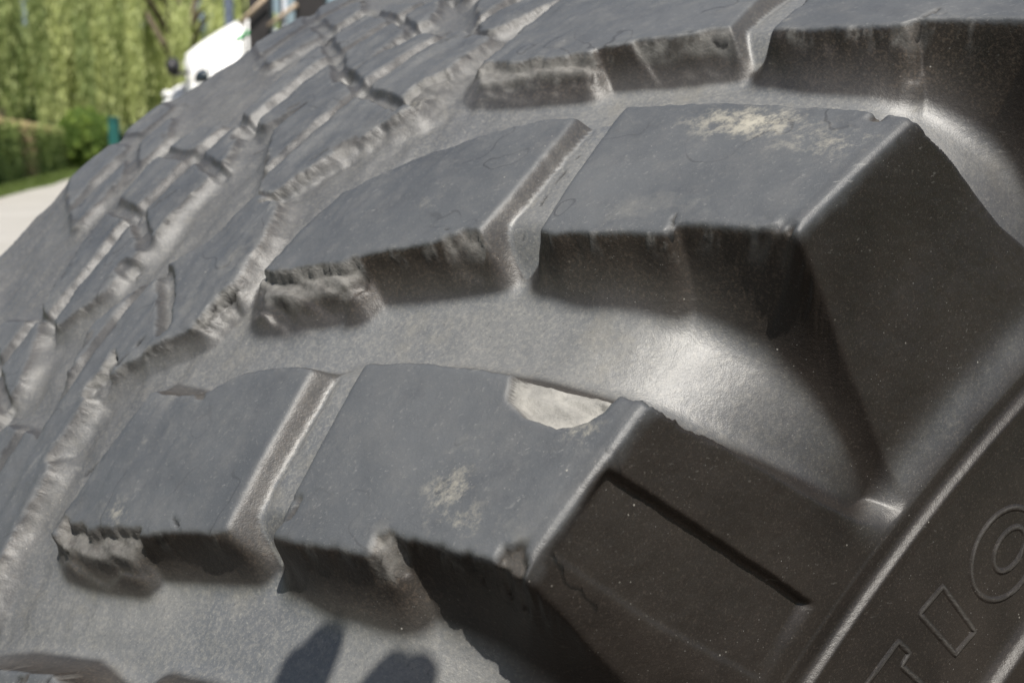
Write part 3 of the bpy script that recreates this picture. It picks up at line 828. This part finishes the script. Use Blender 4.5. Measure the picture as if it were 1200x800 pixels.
# ------------------------------------------------------------------ weeping willows
M_WIL = leaf_material('willow_leaves', (.24, .30, .11), (.64, .68, .31), None, .5)
def willow(x, y, H, Rc, seed, label, tone_shift=0.0, n_str=760):
    rng = np.random.default_rng(seed)
    t = empty('willow_tree', (x, y, 0))
    tag(t, label, 'tree', 'willows beyond the hedge')
    bm = bmesh.new()
    tube(bm, [(0, 0, -.1), (.05, 0, .6), (.15, .1, 2.2), (.1, .2, 4.2), (.3, .1, H * .62)], [.62, .46, .40, .33, .2], 12)
    tk = bm_obj('trunk', bm, M_BARK, t, True)
    for i in range(9):
        a = i * .698 + rng.random() * .5; L = Rc * (.55 + .4 * rng.random()); z0 = H * (.3 + .3 * rng.random())
        bm = bmesh.new()
        tube(bm, [(.12, .15, z0), (math.cos(a) * L * .4, math.sin(a) * L * .4, z0 + H * .22), (math.cos(a) * L * .8, math.sin(a) * L * .8, z0 + H * .30), (math.cos(a) * L, math.sin(a) * L, z0 + H * .25)], [.17, .12, .07, .03], 7)
        bm_obj('limb', bm, M_BARK, t, True)
    Cs, Us, Vs, To = [], [], [], []
    # clumps of hanging strands under an uneven dome
    ncl = 50
    cl_a = rng.random(ncl) * 6.283; cl_r = Rc * np.sqrt(rng.random(ncl)) ; cl_t = rng.random(ncl)
    for s in range(n_str):
        c = rng.integers(ncl)
        a = cl_a[c]; r = cl_r[c]
        px = math.cos(a) * r + rng.normal() * .17; py = math.sin(a) * r + rng.normal() * .17
        rr = math.hypot(px, py) / Rc
        ztop = H * (1 - .45 * min(1.1, rr) ** 2.2) * (.86 + .14 * cl_t[c]) - rng.random() * .8
        L = ztop * (.35 + .55 * rng.random() * (.5 + .5 * cl_t[c]))
        zbot = max(1.0 + 1.6 * rng.random(), ztop - L) if rr > .35 else ztop - L * .5
        n = int((ztop - zbot) / .11) + 2
        z = ztop - np.arange(n) * .11
        f = np.arange(n) / n
        sway = np.stack([np.sin(f * 2.2 + s) * .16, np.cos(f * 1.7 + s * 2) * .16], 1)
        out = np.clip(f * 3, 0, 1)[:, None] * np.array([[math.cos(a), math.sin(a)]]) * .35
        P = np.column_stack([np.array([px, py]) + sway + out + rng.normal(0, .05, (n, 2)), z])
        th_ = rng.random(n) * 6.283
        ln = .13 + .10 * rng.random(n); wd = .028 + .03 * rng.random(n)
        dirs = np.column_stack([np.cos(th_) * .35, np.sin(th_) * .35, -np.ones(n)]); dirs /= np.linalg.norm(dirs, axis=1)[:, None]
        perp = np.column_stack([-np.sin(th_), np.cos(th_), np.zeros(n)])
        Cs.append(P); Us.append(dirs * ln[:, None]); Vs.append(perp * wd[:, None])
        To.append(np.clip(.08 + .84 * cl_t[c] + rng.normal(0, .16, n) + tone_shift, 0, 1))
    Cs, Us, Vs, To = (np.concatenate(q) for q in (Cs, Us, Vs, To))
    leaf_mesh('crown', Cs, Us, Vs, To, np.zeros(len(Cs)), M_WIL, t)
willow(-24.0, 60.0, 12.5, 6.0, 3, 'weeping willow with long strands trailing behind the clipped hedge', -.08, 900)
willow(-17.0, 66.0, 13.0, 6.0, 5, 'yellowish weeping willow between the green post and the white vehicle', .12, 900)
willow(-24.5, 76.0, 14.0, 6.5, 8, 'tall weeping willow standing behind the other willows', 0.0, 800)
willow(-34.0, 58.0, 12.0, 5.5, 12, 'weeping willow at the open end of the row by the hedge', 0.0, 500)

# a band of far trees closing the view
M_FAR = leaf_material('far_leaves', (.035, .06, .02), (.10, .14, .04), None, .25)
def leafy_tree(x, y, H, Rc, seed, label):
    rng = np.random.default_rng(seed)
    t = empty('leafy_tree', (x, y, 0)); tag(t, label, 'tree', 'trees far behind the willows')
    bm = bmesh.new(); tube(bm, [(0, 0, -.1), (.1, .1, 2.0), (.2, 0, H * .5), (.1, .1, H * .8)], [.5, .38, .26, .1], 9)
    bm_obj('trunk', bm, M_BARK, t, True)
    Cs, To = [], []
    for c in range(46):
        v = rng.normal(size=3); v /= np.linalg.norm(v); v *= rng.random() ** .4
        ctr = np.array([v[0] * Rc, v[1] * Rc, H * .58 + v[2] * H * .40]); rr = .7 + rng.random() * 1.0
        m = 190; q = rng.normal(size=(m, 3)); q /= np.linalg.norm(q, axis=1)[:, None]
        Cs.append(ctr + q * rr * (rng.random((m, 1)) ** .35)); To.append(np.clip(rng.random() * .6 + rng.normal(.2, .15, m), 0, 1))
    Cs = np.concatenate(Cs); To = np.concatenate(To); n = len(Cs)
    U = rng.normal(size=(n, 3)); U /= np.linalg.norm(U, axis=1)[:, None]; Vv = np.cross(U, rng.normal(size=(n, 3))); Vv /= np.linalg.norm(Vv, axis=1)[:, None]
    leaf_mesh('crown', Cs, U * .20, Vv * .12, To, np.zeros(n), M_FAR, t)
for i, (x, y, H, lb) in enumerate([(-46, 94, 11, 'broad dark green tree at the open end of the far row'), (-37, 98, 12, 'tallest dark green tree of the far row'), (-28.5, 100, 10.5, 'low broad dark tree behind the tall willow'), (-22, 104, 11, 'dark green tree behind the yellowish willow')]):
    leafy_tree(x, y, H, 5.0, 40 + i, lb)

# ------------------------------------------------------------------ clipped hedge with browned top and a dead patch
M_HED = leaf_material('hedge_leaves', (.12, .20, .055), (.38, .48, .14), (.58, .40, .26), .3)
M_CORE = simple('hedge_twigs', (.035, .03, .02), .95, .2, 0, 5, .3)
def hedge(label):
    rng = np.random.default_rng(77)
    x0, y0, x1, y1 = -12.6, 27.5, -21.2, 64.0
    L = math.hypot(x1 - x0, y1 - y0); d = np.array([(x1 - x0) / L, (y1 - y0) / L]); nn = np.array([-d[1], d[0]])    # nn points away from the path
    if nn[0] > 0: nn = -nn
    t = empty('hedge', (x0, y0, 0)); tag(t, label, 'hedge')
    hgt = lambda s: np.interp(s, [0, L * .2, L * .9, L], [2.02, 2.0, 1.68, 1.45])
    bm = bmesh.new()
    prev = None
    for i in range(25):
        s = L * i / 24; h = float(hgt(s)) - .16
        ring = []
        for w, z in ((.14, 0), (.16, h * .6), (.25, h), (1.15, h), (1.25, h * .6), (1.25, 0)):
            p = d * s + nn * w; ring.append(bm.verts.new((p[0], p[1], z)))
        if prev:
            for a in range(5): bm.faces.new((prev[a], prev[a + 1], ring[a + 1], ring[a]))
        else: bm.faces.new(ring)
        prev = ring
    bm.faces.new(prev[::-1])
    bm_obj('twigs', bm, M_CORE, t)
    n = 60000
    s = rng.random(n) ** 1.25 * L
    face = rng.random(n)
    h = hgt(s)
    z = np.where(face < .62, rng.random(n) * h, h + rng.normal(0, .035, n))
    w = np.where(face < .62, .03 + rng.normal(0, .04, n) + .07 * np.sin(s * 1.3) + .05 * np.sin(s * 3.1 + z * 2), rng.random(n) * 1.3)
    k = (face > .62) & (rng.random(n) < .2)
    w = np.where(k, 1.3 + rng.normal(0, .04, n), w); z = np.where(k, rng.random(n) * h, z)
    C = np.column_stack([d[0] * s + nn[0] * w, d[1] * s + nn[1] * w, z + .03 * np.sin(s * 2.2)])
    U = rng.normal(size=(n, 3)); U /= np.linalg.norm(U, axis=1)[:, None]; Vv = np.cross(U, rng.normal(size=(n, 3))); Vv /= np.linalg.norm(Vv, axis=1)[:, None]
    dry = np.clip((z / h - .84) * 5, 0, 1) * np.interp(s, [0, L * .55, L * .75], [1, .9, .35]) * (rng.random(n) < .38)
    patch = np.exp(-((s - 17.5 - .5 * np.sin(z * 3)) / 1.5) ** 2)
    dry = np.maximum(dry, patch * (rng.random(n) < .42)) + .12 * rng.random(n)
    leaf_mesh('leaves', C, U * .06, Vv * .04, np.clip(rng.normal(.45, .22, n), 0, 1), np.clip(dry, 0, 1), M_HED, t)
hedge('long clipped green hedge with browned top beside the pale path')

# rounded bright bush behind the hedge end
M_BUS = leaf_material('bush_leaves', (.07, .14, .03), (.34, .44, .10), None, .35)
def bush(px, d, r, h, label):
    rng = np.random.default_rng(5)
    x = (px - 600) / FPX * d
    t = empty('round_bush', (x, d, 0)); tag(t, label, 'bush')
    bm = bmesh.new()
    for k in range(7):
        a = k * .9; tube(bm, [(.05 * math.cos(a), .05 * math.sin(a), 0), (.4 * r * math.cos(a), .4 * r * math.sin(a), h * .4), (.7 * r * math.cos(a), .7 * r * math.sin(a), h * .75)], [.05, .035, .012], 6)
    bm_obj('stems', bm, M_BARK, t, True)
    n = 42000
    q = rng.normal(size=(n, 3)); q /= np.linalg.norm(q, axis=1)[:, None]
    bq = rng.normal(size=(70, 3)); bq /= np.linalg.norm(bq, axis=1)[:, None]
    lump = .90 + .16 * np.exp(-(1 - (q @ bq.T).max(axis=1)) / .012)
    rad = (1 - .5 * rng.random(n) ** 3) * lump
    C = q * rad[:, None] * np.array([r, r, h * .5]) + np.array([0, 0, h * .52])
    U = rng.normal(size=(n, 3)); U /= np.linalg.norm(U, axis=1)[:, None]; Vv = np.cross(U, rng.normal(size=(n, 3))); Vv /= np.linalg.norm(Vv, axis=1)[:, None]
    leaf_mesh('leaves', C, U * .05, Vv * .032, np.clip(rng.normal(.2, .2, n) + (lump - .9) * 3.0, 0, 1), np.zeros(n), M_BUS, t)
bush(107, 56, 1.2, 2.62, 'rounded bright green bush behind the far end of the hedge')

# rough grass along the foot of the hedge
M_TUFT = leaf_material('verge_grass', (.06, .10, .02), (.16, .21, .05), None, .3)
def verge():
    rng = np.random.default_rng(9); n = 26000
    y = 26 + 32 * rng.random(n) ** 1.3
    xl = path_left(y); xh = -12.6 - (y - 27.5) * .2356
    x = xl - rng.random(n) * (xl - xh + .3)
    hgt = .05 + .10 * rng.random(n)
    C = np.column_stack([x, y, hgt * .5]); a = rng.random(n) * 6.283
    U = np.column_stack([np.cos(a) * .03, np.sin(a) * .03, hgt * .55]); Vv = np.column_stack([-np.sin(a), np.cos(a), np.zeros(n)]) * .012
    o = leaf_mesh('verge_grass', C, U, Vv, rng.random(n), np.zeros(n), M_TUFT, None)
    tag(o, 'strip of short rough grass between hedge and path', 'grass', None, 'stuff')
verge()

# dark green post beyond the bush
def box(bm, x0, x1, y0, y1, z0, z1, bev=0):
    r = bmesh.ops.create_cube(bm, size=1)
    vs = r['verts']
    for v in vs:
        v.co = Vector((x0 + (v.co.x + .5) * (x1 - x0), y0 + (v.co.y + .5) * (y1 - y0), z0 + (v.co.z + .5) * (z1 - z0)))
    if bev:
        es = list({e for v in vs for e in v.link_edges})
        bmesh.ops.bevel(bm, geom=es, offset=bev, segments=2, affect='EDGES')
M_GRN = simple('green_paint', (.012, .085, .075), .45, .5, 0, 20, .2)
d_ = 40.0; gx = (140 - 600) / FPX * d_
gp = empty('green_post', (gx, d_, 0)); tag(gp, 'short dark green post standing behind the bush', 'post')
bm = bmesh.new(); box(bm, -.14, .14, -.14, .14, 0, 1.95, .02); bm_obj('shaft', bm, M_GRN, gp)
bm = bmesh.new(); box(bm, -.16, .16, -.16, .16, 1.95, 2.06, .03); bm_obj('cap', bm, M_GRN, gp)

# ------------------------------------------------------------------ white vehicle behind the tyre
M_WHITE = simple('white_paint', (.80, .80, .79), .28, .5, 0, 3, .03)
M_GLASS = simple('dark_glass', (.02, .03, .04), .08, .6)
M_BLACK = simple('black_plastic', (.02, .02, .022), .4, .5, 0, 30, .3)
M_TYRE2 = simple('vehicle_rubber', (.02, .02, .02), .8, .3, 0, 30, .3)
M_LOGO = simple('green_print', (.05, .42, .14), .4, .5)
DV = 12.0
def at(px, py, d=DV):
    return ((px - 600) / FPX * d, d, CAM_H + (HOR - py) / FPX * d)
vx = at(250, 100)[0]
van = empty('white_truck', (vx + .07, DV, 0))
tag(van, 'white vehicle with sloping rounded roof, dark mirror and small green print', 'vehicle')
def prism(name, prof, y0, y1, mat, parent, bev=.06):
    """outline in the x-z plane (metres, relative to the parent), extruded in depth"""
    bm = bmesh.new()
    a = [bm.verts.new((x, y0, z)) for x, z in prof]; b = [bm.verts.new((x, y1, z)) for x, z in prof]
    n = len(prof)
    bm.faces.new(a); bm.faces.new(b[::-1])
    for i in range(n): bm.faces.new((a[i], b[i], b[(i + 1) % n], a[(i + 1) % n]))
    bmesh.ops.recalc_face_normals(bm, faces=bm.faces)
    if bev: bmesh.ops.bevel(bm, geom=[e for e in bm.edges], offset=bev, segments=3, affect='EDGES', clamp_overlap=True)
    return bm_obj(name, bm, mat, parent, True)
def rel(px, py): x, _, z = at(px, py); return (x - vx, z)
prism('cab', [rel(213, 71), rel(222, 62), rel(240, 50), rel(262, 37), rel(280, 28), rel(290, 25), rel(297, 29), rel(302, 38), rel(306, 50), rel(308, 100), rel(308, 260), rel(216, 260), rel(214, 110), rel(217, 92)], 0, 1.9, M_WHITE, van, .05)
prism('bonnet', [rel(216, 97), rel(200, 105), rel(191, 112), rel(186, 120), rel(184, 150), rel(184, 260), rel(216, 260)], .02, 1.88, M_WHITE, van, .03)
prism('side_window', [rel(226, 98), rel(227, 90), rel(230, 86), rel(236, 83), rel(243, 84), rel(243, 98)], -.012, .05, M_GLASS, van, .008)
prism('windscreen', [rel(214.4, 94), rel(211.2, 73), rel(214, 73), rel(218, 94)], .12, 1.78, M_GLASS, van, .004)
mir = prism('door_mirror', [rel(201, 75), rel(206, 71), rel(214, 74), rel(214, 93), rel(205, 93), rel(200, 84)], -.22, -.10, M_BLACK, van, .02)
prism('mirror_arm', [rel(210, 88), rel(222, 86), rel(222, 89), rel(210, 91)], -.12, .0, M_BLACK, mir, .004)
prism('headlamp', [rel(188, 108), rel(195, 107), rel(196, 115), rel(188, 117)], -.01, .2, M_WHITE, van, .02)
prism('green_print', [rel(275, 50), rel(282, 44), rel(293, 39), rel(294, 43), rel(284, 49), rel(276, 55)], -.004, .03, M_LOGO, van, 0)
for wx in (200, 292):
    bm = bmesh.new()
    bmesh.ops.create_cone(bm, cap_ends=True, segments=32, radius1=.36, radius2=.36, depth=.24, matrix=Matrix.Translation((rel(wx, 0)[0], .14, .36)) @ Matrix.Rotation(math.pi / 2, 4, 'X'))
    bm_obj('wheel', bm, M_TYRE2, van, False)
    bm = bmesh.new()
    bmesh.ops.create_cone(bm, cap_ends=True, segments=32, radius1=.36, radius2=.36, depth=.24, matrix=Matrix.Translation((rel(wx, 0)[0], 1.76, .36)) @ Matrix.Rotation(math.pi / 2, 4, 'X'))
    bm_obj('wheel', bm, M_TYRE2, van, False)

# ------------------------------------------------------------------ dark lifting mast beside it
M_STEEL = simple('dark_steel', (.022, .019, .019), .5, .5, 0, 12, .3)
M_GREY = simple('grey_steel', (.10, .12, .16), .4, .5, 0, 12, .2)
M_PALE = simple('pale_steel', (.62, .66, .72), .35, .5, 0, 12, .1)
M_BEIGE = simple('worn_timber', (.38, .30, .22), .7, .3, 0, 12, .2)
DM = 10.5
mx_ = at(330, 100, DM)[0]
mast = empty('lifting_mast', (mx_, DM, 0))
tag(mast, 'tall dark steel lifting mast with several uprights beside the white vehicle', 'mast')
def mbox(name, p0, p1, mat, y0=0.0, y1=.12, parent=mast, ztop=None, zbot=None):
    x0, _, za = at(p0[0], p0[1], DM); x1, _, zb = at(p1[0], p1[1], DM)
    if y0 > 1: x0, x1 = at(p0[0], 0, DM + y0)[0], at(p1[0], 0, DM + y0)[0]
    bm = bmesh.new(); box(bm, x0 - mx_, x1 - mx_, y0, y1, zb if zbot is None else zbot, za if ztop is None else ztop, .008)
    return bm_obj(name, bm, mat, parent)
mbox('upright', (299, 0), (323, 300), M_STEEL, 0, .2, ztop=3.6, zbot=0)
mbox('upright', (352, 0), (386, 300), M_STEEL, 0, .2, ztop=3.6, zbot=0)
mbox('outer_rail', (272, 0), (281, 300), M_GREY, 3.9, 4.0, ztop=4.6, zbot=0)
mbox('chain_rail', (334, 0), (338, 300), M_STEEL, .05, .1, ztop=3.5, zbot=0)
mbox('piston_rod', (338.5, 0), (343, 300), M_PALE, .0, .04, ztop=3.5, zbot=0)
mbox('hose', (290, 0), (293, 300), M_STEEL, .1, .12, ztop=3.5, zbot=0)
mbox('crossbar', (272, 0), (386, 0), M_STEEL, .2, .28, ztop=3.62, zbot=3.45)
mbox('crossbar', (272, 0), (386, 0), M_STEEL, .2, .28, ztop=.5, zbot=.2)
bm = bmesh.new()
a_ = at(290, 34, DM); b_ = at(322, 5, DM)
tube(bm, [(a_[0] - mx_, -.06, a_[2]), (b_[0] - mx_, -.06, b_[2])], [.018, .018], 8)
bm_obj('lever', bm, M_BEIGE, mast, True)
bm = bmesh.new()
a_ = at(322, 36, DM); b_ = at(356, 12, DM)
tube(bm, [(a_[0] - mx_, -.03, a_[2]), (b_[0] - mx_, -.03, b_[2])], [.014, .02], 8)
bm_obj('lever', bm, M_BEIGE, mast, True)

# ------------------------------------------------------------------ the photographer, out of the picture: only the shadow of a raised hand falls on the tyre
M_SKIN = simple('skin', (.48, .30, .21), .5, .4, 0, 40, .08)
M_COAT = simple('blue_jacket', (.05, .07, .12), .85, .3, 0, 60, .2)
M_JEAN = simple('grey_trousers', (.07, .07, .08), .9, .2, 0, 60, .2)
M_HAIR = simple('brown_hair', (.06, .04, .025), .7, .3, 0, 90, .3)
person = empty('person', (-.03, -.52, 0))
tag(person, 'person in a blue jacket holding a small camera, left arm reaching over the tyre', 'person')
PO = Vector((-.03, -.52, 0))
def skin_mesh(name, verts, edges, radii, mat, parent, root=0, sub=2):
    me = bpy.data.meshes.new(name)
    me.from_pydata([tuple(Vector(v) - PO) for v in verts], edges, [])
    o = link(name, me, mat, parent, False)
    sk = o.modifiers.new('skin', 'SKIN'); sk.use_smooth_shade = True
    for i, r in enumerate(radii):
        r = (r, r) if isinstance(r, float) else r
        me.skin_vertices[0].data[i].radius = r
    me.skin_vertices[0].data[root].use_root = True
    ss = o.modifiers.new('subdivision', 'SUBSURF'); ss.levels = sub; ss.render_levels = sub
    return o
Z = CAM_H
V, E, Rr = [], [], []
def av(p, r, prev=None):
    V.append(p); Rr.append(r)
    if prev is not None: E.append((prev, len(V) - 1))
    return len(V) - 1
pel = av((-.03, -.55, .95), .13)
ab = av((-.03, -.54, 1.12), .125, pel)
ch = av((-.03, -.52, 1.30), .14, ab)
nb = av((-.03, -.49, 1.45), .07, ch)
nk = av((-.02, -.46, 1.54), .055, nb)
hd = av((-.01, -.43, 1.62), .085, nk)
ht = av((-.01, -.43, 1.72), .085, hd)
for sx in (-1, 1):
    hp = av((-.03 + sx * .10, -.55, .90), .095, pel)
    kn = av((-.03 + sx * .12, -.50, .48), .06, hp)
    an = av((-.03 + sx * .12, -.55, .09), .04, kn)
    av((-.03 + sx * .13, -.40, .04), .035, an)
def hand(wr, tips, thumb, r=.0110):
    base = V[wr]
    pm_ = av(tuple(Vector(base) * .55 + Vector(tips[1][0]) * .45), (.030, .014), wr)
    for tip, bend in tips:
        b0 = Vector(V[pm_]) * .72 + Vector(tip) * .28
        k1 = av(tuple(b0), r + .001, pm_)
        mid = (b0 + Vector(tip)) / 2 + Vector(bend)
        k2 = av(tuple(mid), r, k1)
        av(tip, r * .85, k2)
    t1 = av(thumb[0], r + .002, pm_); av(thumb[1], r, t1)
# left arm reaching forward over the camera
ls = av((-.22, -.48, 1.42), .062, nb)
le = av((-.22, -.22, Z + .08), .046, ls)
lw = av((-.085, .02, Z + .215), .030, le)
hand(lw, [((-.0405, .227, Z + .234), (0, 0, .006)), ((-.0310, .230, Z + .237), (0, 0, .008)), ((.0025, .201, Z + .243), (0, 0, .008)), ((.0120, .198, Z + .243), (0, 0, .006))], [(-.115, .10, Z + .20), (-.125, .14, Z + .198)])
# right arm holding the camera
rs = av((.17, -.48, 1.42), .062, nb)
re_ = av((.27, -.36, Z - .30), .046, rs)
rw = av((.14, -.14, Z - .06), .030, re_)
hand(rw, [((.045, -.035, Z + .035), (.02, .006, .01)), ((.040, -.028, Z + .012), (.02, .01, 0)), ((.042, -.028, Z - .010), (.02, .01, 0)), ((.050, -.030, Z - .030), (.02, .01, -.004))], [(.10, -.11, Z - .03), (.06, -.085, Z - .01)])
skin_mesh('body', V, E, Rr, M_SKIN, person, pel)
# clothes follow the same skeleton a little wider
def dress(name, chain_pts, edges, radii, mat): return skin_mesh(name, chain_pts, edges, radii, mat, person)
dress('jacket', [V[pel], V[ab], V[ch], (-.03, -.495, 1.43), V[ls], V[le], (-.112, -.04, Z + .185), V[rs], V[re_], (.16, -.17, Z - .09)],
      [(0, 1), (1, 2), (2, 3), (3, 4), (4, 5), (5, 6), (3, 7), (7, 8), (8, 9)], [.155, .15, .165, .095, .08, .062, .042, .08, .062, .042], M_COAT)
dress('trousers', [(-.03, -.55, 1.0), V[pel], (-.13, -.55, .90), (-.15, -.50, .48), (-.15, -.55, .10), (.07, -.55, .90), (.09, -.50, .48), (.09, -.55, .10)],
      [(0, 1), (1, 2), (2, 3), (3, 4), (1, 5), (5, 6), (6, 7)], [.14, .15, .115, .08, .065, .115, .08, .065], M_JEAN)
for sx in (-1, 1):
    bm = bmesh.new(); box(bm, -.045, .045, -.06, .19, 0, .07, .025)
    o = bm_obj('shoe', bm, M_BLACK, person, True); o.location = (sx * .125, 0, .009)
# head: hair cap, nose, ears, eyes, mouth
def blob(name, c, rad, mat):
    bm = bmesh.new(); bmesh.ops.create_uvsphere(bm, u_segments=20, v_segments=12, radius=1)
    for v in bm.verts: v.co = Vector((v.co.x * rad[0], v.co.y * rad[1], v.co.z * rad[2])) + Vector(c) - PO
    return bm_obj(name, bm, mat, person, True)
blob('hair', (-.01, -.455, 1.715), (.088, .098, .085), M_HAIR)
blob('nose', (-.01, -.335, 1.655), (.014, .022, .024), M_SKIN)
blob('mouth', (-.01, -.345, 1.61), (.024, .008, .007), simple('lips', (.40, .16, .13), .5))
for sx in (-1, 1):
    blob('ear', (-.01 + sx * .088, -.43, 1.655), (.010, .022, .032), M_SKIN)
    blob('eye', (-.01 + sx * .032, -.35, 1.68), (.013, .008, .009), M_WHITE)
pc = empty('compact_camera', (0, -.045, Z - .03))
tag(pc, 'small black compact camera held in the right hand of the person', 'camera')
bm = bmesh.new(); box(bm, -.048, .048, -.013, .012, 0, .060, .005); bm_obj('camera_body', bm, M_BLACK, pc, True)
bm = bmesh.new(); bmesh.ops.create_cone(bm, cap_ends=True, segments=28, radius1=.022, radius2=.019, depth=.018, matrix=Matrix.Translation((0, .021, .030)) @ Matrix.Rotation(-math.pi / 2, 4, 'X')); bm_obj('lens', bm, M_GLASS, pc, False)
bm = bmesh.new(); bmesh.ops.create_cone(bm, cap_ends=True, segments=18, radius1=.006, radius2=.006, depth=.005, matrix=Matrix.Translation((.033, 0, .0625))); bm_obj('shutter_button', bm, M_PALE, pc, False)

# ------------------------------------------------------------------ a far wood that closes the horizon
def far_wood():
    rng = np.random.default_rng(321); Cs, To = [], []
    for c in range(520):
        a = rng.uniform(-1.9, 1.9); d = rng.uniform(150, 185)
        h = rng.uniform(5, 9.5) * (.8 + .2 * math.sin(a * 9)); r = rng.uniform(2.5, 4.5)
        m = 70
        q = rng.normal(size=(m, 3)); q /= np.linalg.norm(q, axis=1)[:, None]; q *= rng.random((m, 1)) ** .4
        Cs.append(np.array([math.sin(a) * d, math.cos(a) * d, h * .5]) + q * np.array([r, r, h * .52])); To.append(np.clip(rng.random() * .5 + rng.normal(.2, .15, m), 0, 1))
    Cs = np.concatenate(Cs); To = np.concatenate(To); n = len(Cs); Cs[:, 2] = np.maximum(Cs[:, 2], .3)
    U = rng.normal(size=(n, 3)); U /= np.linalg.norm(U, axis=1)[:, None]; Vv = np.cross(U, rng.normal(size=(n, 3))); Vv /= np.linalg.norm(Vv, axis=1)[:, None]
    o = leaf_mesh('far_wood', Cs, U * 1.1, Vv * .8, To, np.zeros(n), M_FAR, None)
    tag(o, 'far belt of dark green woodland along the horizon', 'woodland', None, 'stuff')
far_wood()
